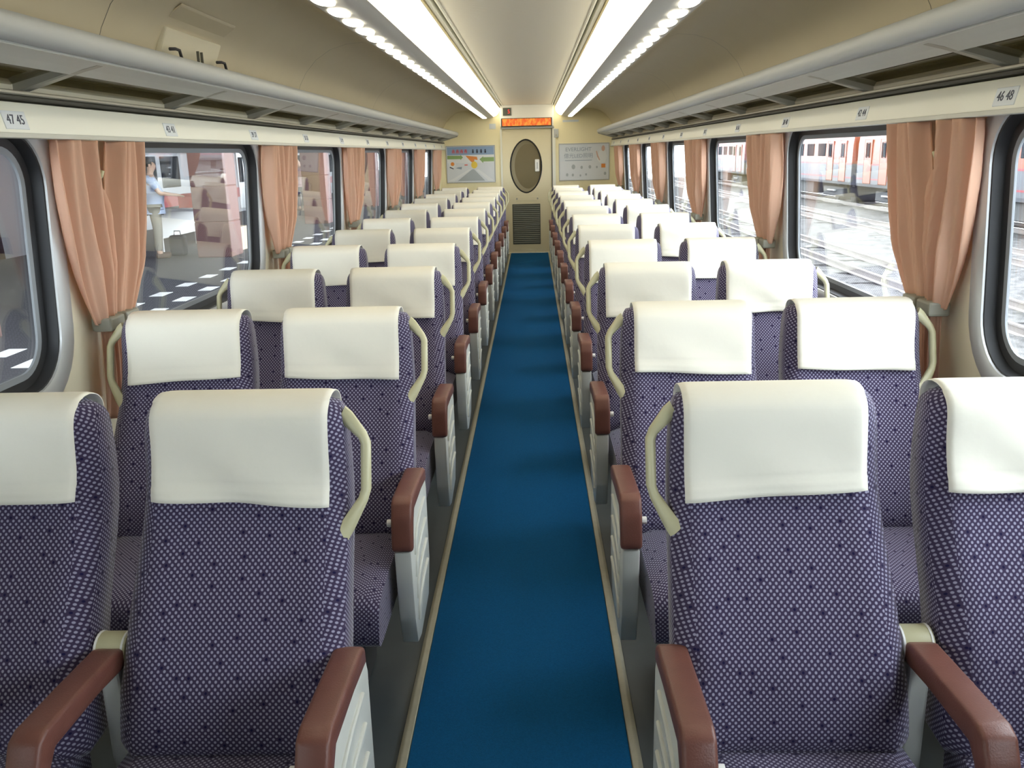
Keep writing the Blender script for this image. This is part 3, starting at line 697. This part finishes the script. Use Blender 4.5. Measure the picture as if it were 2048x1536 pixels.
for s in (-1, 1):
    for i in range(1, 8):
        y = pillars[i]
        if i == 1: continue        # behind the picture
        for d in (-1, 1):
            k = i - 2
            w_ = 'near side' if d < 0 else 'far side'
            o = tag(empty('curtain', (0, y, 1.0)), 'peach tied-back curtain on the %s of the %s pillar along the %s windows' % (w_, ORD[k], side_name[s]), 'curtain', 'peach window curtains')
            obj('drape', cur[s, d, i % 2], o, (0, 0, -1.0))
            obj('tieback', tie_me[s, d], o, (s * (xw(1.06) - .058), d * .056, .068))
        # hook
        h = tag(empty('coat_hook', (s * (xw(1.5) - .0), y, 1.5)), 'beige plastic coat hook between the curtains of the %s %s pillar' % (ORD[i - 2], side_name[s]), 'hook', 'coat hooks on the pillars')
        MB().rbox(-.012, .0, -.016, .016, -.06, .06, .004).mirror(s).build('back_plate', 'plastic_beige', h)
        MB().tube([(-.01, 0, .02), (-.03, .0, .025), (-.05, .0, .038), (-.056, .0, .055)], [.008, .007, .006, .006]).mirror(s).build('upper_prong', 'plastic_beige', h, smooth=True)
        MB().tube([(-.01, 0, -.03), (-.03, 0, -.045), (-.045, 0, -.035), (-.048, 0, -.015)], [.008, .007, .006, .006]).mirror(s).build('lower_prong', 'plastic_beige', h, smooth=True)

# ------------------------------------------------------------------ outside, right: tracks, ballast and another train
def gfn(u, v):
    x = 1.9 + 24 * u; y = -6 + 96 * v
    return (x, y, -1.16 + .05 * (math.sin(x * 3.1 + 1.3 * math.sin(y * 1.7)) * math.sin(y * 2.3 + x)) * (1 if x > 2.5 else 0))
struct(MB().grid(gfn, 90, 240).build('ground_ballast', 'ballast', smooth=True))
struct(MB().box(-1.9, 1.9, -8, 90, -1.4, -1.2).build('ground_trackbed', 'ballast'))
def track(xc, label):
    o = tag(empty('railway_track', (xc, 30, -1.15)), label, 'railway track', 'railway tracks')
    for x in (-.5335, .5335):
        r = MB().prism([(-.055, -.02), (.055, -.02), (.055, 0), (.012, .02), (.012, .10), (.034, .115), (.034, .14), (-.034, .14), (-.034, .115), (-.012, .10), (-.012, .02), (-.055, 0)], 'y', -36, 60).build('rail', 'rail_steel', o, (x, 0, .01), fix=True)
        MB().box(-.030, .030, -36, 60, .140, .143).build('rail_head', 'rail_shine', r)
    sm = MB().bprism([(-1.05, -.06), (1.05, -.06), (1.05, .03), (.95, .045), (-.95, .045), (-1.05, .03)], 'y', -.11, .11, .01, 1).mesh('sleeper', 'sleeper', fix=True)
    for k in range(70): obj('sleeper', sm, o, (0, -32 + .75 * k, -.055))
track(7.62, 'shiny steel railway track nearest the right-hand windows on pale ballast')
track(11.58, 'rusty railway track on ballast just in front of the orange train')
track(15.45, 'railway track underneath the grey and orange train')
def train_car(y0, y1, top, label):
    o = tag(empty('train_car', (15.45, (y0 + y1) / 2, -1.0)), label, 'train car', 'cars of the train across the tracks'); hl = (y1 - y0) / 2
    sec = [(-1.43, .86), (-1.45, 1.2), (-1.45, 1.78), (1.45, 1.78), (1.45, .86)]
    MB().prism([(-1.43, .88), (-1.45, 1.0), (-1.45, 1.78), (1.45, 1.78), (1.45, .88)], 'y', -hl, hl).build('lower_body', 'train_grey', o, fix=True)
    MB().prism([(-1.45, 1.78), (-1.44, 2.6), (-1.40, 2.92), (1.40, 2.92), (1.45, 1.78)], 'y', -hl, hl).build('upper_body', top, o, fix=True)
    MB().prism([(-1.40, 2.92), (-1.32, 3.12), (-1.0, 3.38), (0, 3.5), (1.0, 3.38), (1.32, 3.12), (1.40, 2.92)], 'y', -hl, hl).build('roof', 'train_white', o, smooth=30, fix=True)
    for z in (1.78, 1.19): MB().box(-1.458, -1.446, -hl, hl, z - .03, z + .03).build('stripe', 'train_stripe', o)
    wn = MB().rbox(-1.462, -1.43, -.55, .55, 2.10, 2.68, .02).mesh('window', 'train_glass'); nwn = MB().rbox(-1.462, -1.43, -.19, .19, 2.05, 2.66, .05).mesh('door_window', 'train_glass')
    y = -hl + 4.2
    while y < hl - 4.0: obj('window', wn, o, (0, y, 0)); y += 1.75
    for yd in (-hl + 1.2, hl - 1.2, -hl + 2.9, hl - 2.9):
        dr = MB().rbox(-1.468, -1.44, -.42, .42, 1.0, 2.78, .03).build('door', top, o, (0, yd, 0)); obj('door_window', nwn, dr, (-.012, 0, 0))
    for yb in (-hl + 3, hl - 3):
        bg_ = MB().rbox(-1.2, 1.2, -1.4, 1.4, .28, .72, .06).build('bogie', 'underframe', o, (0, yb, 0))
        for dy in (-1.05, 1.05): cyl('x', -.62, .62, .42, 20).build('wheelset', 'steel_dark', bg_, (0, dy, .43), fix=True)
        MB().rbox(-1.3, -1.2, -.5, .5, .52, .58, .01).build('axle_box', 'frame_grey', bg_)
    for yb, l, zb in ((-2.6, 1.3, .3), (.6, 1.1, .38), (3.2, .8, .3)):
        MB().rbox(-1.25, 1.25, -l, l, zb, .86, .04).build('equipment_box', 'underframe', o, (0, yb, 0))
    for ye in (-hl - .3, hl):
        MB().rbox(-.6, .6, 0, .3, .9, 2.9, .04).build('gangway', 'train_red' , o, (0, ye, 0))
    return o
train_car(19.6, 39.0, 'train_orange', 'orange and grey train car nearest, seen through the right windows')
train_car(39.65, 59.0, 'train_orange', 'orange and grey train car beyond the gangway across the tracks')
train_car(59.65, 79.0, 'train_red', 'red and grey train car farthest along the neighbouring tracks')

# ------------------------------------------------------------------ outside, left: platform, columns, roof, train, people
PZ = -.05
pf = struct(MB().box(-9.4, -1.75, -6, 70, PZ - 1.1, PZ).build('ground_platform', 'platform_paving'))
struct(MB().box(-14, -9.4, -6, 70, PZ - 1.2, PZ - 1.1).build('ground_far_track', 'ballast'))
mk = MB().bprism([(-.085, -.17), (.085, -.17), (.085, .17), (-.085, .17)], 'z', 0, .004, .001, 1).mesh('painted_dash', 'paint_white', fix=True)
for k in range(22):
    for x, dy in ((-4.20, 0), (-4.66, .42)): obj('painted_dash', mk, pf, (x, 4.6 + .84 * k + dy, PZ))
struct(MB().box(-13.6, -13.4, -6, 70, -1.3, 3.6).build('wall_station', 'column_joint'))
pr = struct(MB().box(-13.5, -1.75, -6, 70, 3.55, 3.68).build('ceiling_platform', 'roof_steel'))  # roof widened over the far track to keep sky light off the platform
for k in range(9): MB().box(-9.6, -2.2, -.09, .09, 3.35, 3.55).build('roof_beam', 'roof_steel', pr, (0, 1 + 7 * k, 0))
for k, (y, w_) in enumerate(((8.0, 'nearest'), (15.4, 'second'), (22.8, 'third'), (30.2, 'fourth'), (37.6, 'farthest'))):
    c = tag(empty('platform_column', (-5.45, y, PZ)), 'square pink tiled platform column, %s along the platform' % w_, 'column', 'pink platform columns')
    for q in range(6): MB().rbox(-.30, .30, -.30, .30, q * .6 + .004, q * .6 + .596, .01, 1).build('tile_course', 'column_pink', c)
    MB().box(-.29, .29, -.29, .29, 0, 3.6).build('core', 'column_joint', c)
for k, y in enumerate((6, 13, 20, 27)):
    l = tag(empty('platform_lamp', (-7.4, y, 3.3)), 'bluish fluorescent tube lamp under the platform roof, %s along' % ORD[k], 'lamp', 'platform lamps')
    MB().rbox(-.08, .08, -.65, .65, .03, .10, .01).build('housing', 'white_plastic', l); MB().tube([(0, -.6, 0), (0, .6, 0)], .03, 10).build('tube', 'platform_tube', l)
    for dy in (-.4, .4): MB().tube([(0, dy, .09), (0, dy, .26)], .01, 6).build('hanger', 'steel_dark', l)
# white train with a red band at the other platform edge
tr = tag(empty('commuter_train', (-11.0, 24, -1.15)), 'white train with red band standing beyond the platform on the left', 'train')
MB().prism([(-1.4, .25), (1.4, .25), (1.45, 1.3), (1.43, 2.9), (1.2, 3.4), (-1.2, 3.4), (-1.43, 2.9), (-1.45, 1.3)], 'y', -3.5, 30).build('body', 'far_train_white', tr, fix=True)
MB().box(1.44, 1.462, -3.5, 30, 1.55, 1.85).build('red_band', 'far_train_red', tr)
wn = MB().rbox(1.42, 1.462, -.6, .6, 2.05, 2.85, .03).mesh('window', 'train_glass'); dw = MB().rbox(1.42, 1.465, -.65, .65, 1.15, 3.0, .03).mesh('door', 'frame_grey'); dww = MB().rbox(1.45, 1.475, -.2, .2, 2.0, 2.8, .03).mesh('door_window', 'train_glass')
for k in range(5, 14):
    y = -18 + 3.4 * k
    if k % 3 == 1:
        dd = obj('door', dw, tr, (0, y, 0)); obj('door_window', dww, dd, (0, -.32, 0)); obj('door_window', dww, dd, (0, .32, 0))
    else:
        obj('window', wn, tr, (0, y - .75, 0)); obj('window', wn, tr, (0, y + .75, 0))
# white desk with things on it
dk = tag(empty('platform_desk', (-6.35, 16.9, PZ)), 'white service desk on the platform in front of the pink column', 'desk')
MB().rbox(-.45, .45, -.9, .9, .74, .79, .01).build('desk_top', 'desk_white', dk)
for x in (-.40, .40):
    for y in (-.85, .85): MB().rbox(x - .025, x + .025, y - .025, y + .025, 0, .74, .005, 1).build('leg', 'desk_white', dk)
MB().rbox(-.42, -.39, -.82, .82, .25, .74, .006, 1).build('modesty_panel', 'desk_white', dk)
def carton(name, x, y, z, sx, sy, sz, mt, lab, lid):
    o = tag(empty(name, (x, y, z)), lab, 'box')
    MB().rbox(-sx, sx, -sy, sy, 0, sz, .01).build('body', mt, o); MB().rbox(-sx - .008, sx + .008, -sy - .008, sy + .008, sz - .04, sz + .006, .006).build('lid', lid, o)
carton('storage_box', -6.3, 16.5, PZ + .79, .16, .22, .24, 'box_red', 'red lidded storage box standing on the white platform desk', 'box_red')
carton('storage_box', -6.35, 17.35, PZ + .79, .15, .25, .18, 'desk_white', 'white lidded storage box on the far end of the platform desk', 'white_plastic')
carton('carton', -5.55, 16.35, PZ, .22, .3, .42, 'box_beige', 'beige carton on the platform floor beside the desk', 'box_beige')
tag(MB().rbox(-.14, .14, -.09, .09, 0, .36, .05, 3).build('luggage_bag', 'bag_navy', loc=(-6.25, 15.55, PZ)), 'navy soft bag standing on the platform by the person', 'bag')
bpy.data.objects['luggage_bag'].name = 'luggage_bag'
b_ = bpy.data.objects['luggage_bag']; MB().tube([(-.06, 0, .35), (-.05, 0, .43), (.05, 0, .43), (.06, 0, .35)], .01, 6).build('bag_handle', 'bag_navy', b_, smooth=True)

def skin_mesh(name, pts, edges, radii, mt, sub=1, root=0):
    me = bpy.data.meshes.new(name); me.from_pydata(pts, edges, []); o = bpy.data.objects.new(name, me); COL.objects.link(o)
    sk = o.modifiers.new('skin', 'SKIN'); sk.use_smooth_shade = True
    for i, r in enumerate(radii):
        v = me.skin_vertices[0].data[i]; v.radius = (r, r) if not isinstance(r, tuple) else r; v.use_root = (i == root)
    o.modifiers.new('sub', 'SUBSURF').levels = sub
    o.modifiers['sub'].render_levels = sub
    bpy.context.view_layer.update()
    m2 = bpy.data.meshes.new_from_object(o.evaluated_get(bpy.context.evaluated_depsgraph_get()))
    bpy.data.objects.remove(o); bpy.data.meshes.remove(me)
    m2.materials.clear(); m2.materials.append(MAT[mt]); m2.name = name
    m2.polygons.foreach_set('use_smooth', [True] * len(m2.polygons)); return m2
def person(loc, rz, label, shirt, trousers, arms, H=1.66):
    k = H / 1.66; P = empty('person', loc, rz); tag(P, label, 'person'); P.scale = (k, k, k)
    # faces +Y in local space
    pts = [(0, 0, .90), (0, .01, 1.10), (0, .0, 1.28), (0, -.01, 1.40), (0, .0, 1.455), (0, .018, 1.50), (0, .022, 1.575), (0, .012, 1.635)]
    rad = [.118, .100, .12, .070, .052, .066, .085, .055]; ed = [(i, i + 1) for i in range(7)]
    def chain(start, lst):
        p = start
        for q, r in lst: pts.append(q); rad.append(r); ed.append((p, len(pts) - 1)); p = len(pts) - 1
        return p
    for s in (-1, 1):
        chain(0, [((s * .095, 0, .84), .088), ((s * .10, .015, .48), .06), ((s * .10, -.01, .10), .042), ((s * .105, .05, .04), .04), ((s * .11, .13, .03), .032)])
        e, w_ = arms[s]
        d_ = (Vector(w_) - Vector(e)).normalized()
        wi = chain(2, [((s * .13, -.005, 1.36), .06), ((s * .185, -.01, 1.33), .052), (e, .040), (w_, .027), (tuple(Vector(w_) + d_ * .06), .030)])
        sidev = d_.cross(Vector((0, 0, 1))); sidev = sidev.normalized() if sidev.length > .1 else Vector((0, 1, 0))
        for q, (o_, l_) in enumerate(((-.024, .062), (-.008, .072), (.008, .068), (.024, .052))):
            b0 = Vector(w_) + d_ * .09 + sidev * o_
            chain(wi, [(tuple(b0), .010), (tuple(b0 + d_ * l_ * .55 - Vector((0, 0, .004))), .009), (tuple(b0 + d_ * l_ - Vector((0, 0, .016))), .008)])
        b0 = Vector(w_) + d_ * .05 - sidev * .035; chain(wi - 0, [(tuple(b0), .011), (tuple(b0 + d_ * .035 - sidev * .02), .009)])
    chain(6, [((0, .105, 1.555), .016)])      # nose
    obj('body', skin_mesh('body', pts, ed, rad, 'skin'), P)
    tp = [(0, 0, .93), (0, .01, 1.10), (0, .0, 1.27), (0, -.005, 1.385), (0, 0, .84)]; tr_ = [.172, .168, .165, .080, .165]; te = [(0, 1), (1, 2), (2, 3), (0, 4)]
    for s in (-1, 1):
        e, w_ = arms[s]; base = len(tp); m_ = Vector((s * .185, -.01, 1.33)).lerp(Vector(e), .75)
        tp += [(s * .13, -.005, 1.355), (s * .187, -.01, 1.325), tuple(m_)]; tr_ += [.075, .068, .058]; te += [(2, base), (base, base + 1), (base + 1, base + 2)]
    obj('shirt', skin_mesh('shirt', tp, te, tr_, shirt), P)
    lp = [(0, 0, .93)]; lr = [.14]; le = []
    for s in (-1, 1):
        b0 = len(lp); lp += [(s * .095, 0, .83), (s * .10, .015, .48), (s * .10, -.008, .11)]; lr += [.105, .078, .066]; le += [(0, b0), (b0, b0 + 1), (b0 + 1, b0 + 2)]
    obj('trousers', skin_mesh('trousers', lp, le, lr, trousers), P)
    obj('belt', MB().tube([(.135 * math.cos(a), .115 * math.sin(a), .945) for a in [math.pi * q / 8 for q in range(16)]], .018, 6, closed=True).mesh('belt', 'black'), P)
    obj('hair', skin_mesh('hair', [(0, -.02, 1.53), (0, -.012, 1.60), (0, .01, 1.665), (0, .055, 1.655)], [(0, 1), (1, 2), (2, 3)], [.066, .092, .068, .038], 'hair'), P)
    for s in (-1, 1):
        MB().rbox(s * .105 - .045, s * .105 + .045, -.06, .18, 0, .085, .03, 3).build('shoe', 'shoe', P, smooth=True)
        MB().rbox(s * .082 - .01, s * .082 + .01, -.01, .03, 1.53, 1.59, .008, 2).build('ear', 'skin', P, smooth=True)
        MB().rbox(s * .034 - .012, s * .034 + .012, .092, .102, 1.575, 1.585, .004, 2).build('eye', 'black', P)
    MB().rbox(-.024, .024, .088, .098, 1.505, 1.514, .004, 2).build('mouth', 'box_red', P)
    return P
person((-6.45, 15.2, PZ), math.radians(-70), 'person in light blue shirt and khaki trousers reaching over the platform desk', 'shirt_blue', 'trouser_khaki',
       {-1: ((-.215, .10, 1.10), (-.13, .34, 1.06)), 1: ((.21, .12, 1.10), (.16, .36, 1.07))})
person((-7.35, 28.5, PZ), math.radians(160), 'person in faded pink top and dark trousers standing far down the platform', 'shirt_pink', 'trouser_dark',
       {-1: ((-.24, -.02, 1.08), (-.23, .05, .84)), 1: ((.24, -.02, 1.08), (.23, .05, .84))}, 1.62)
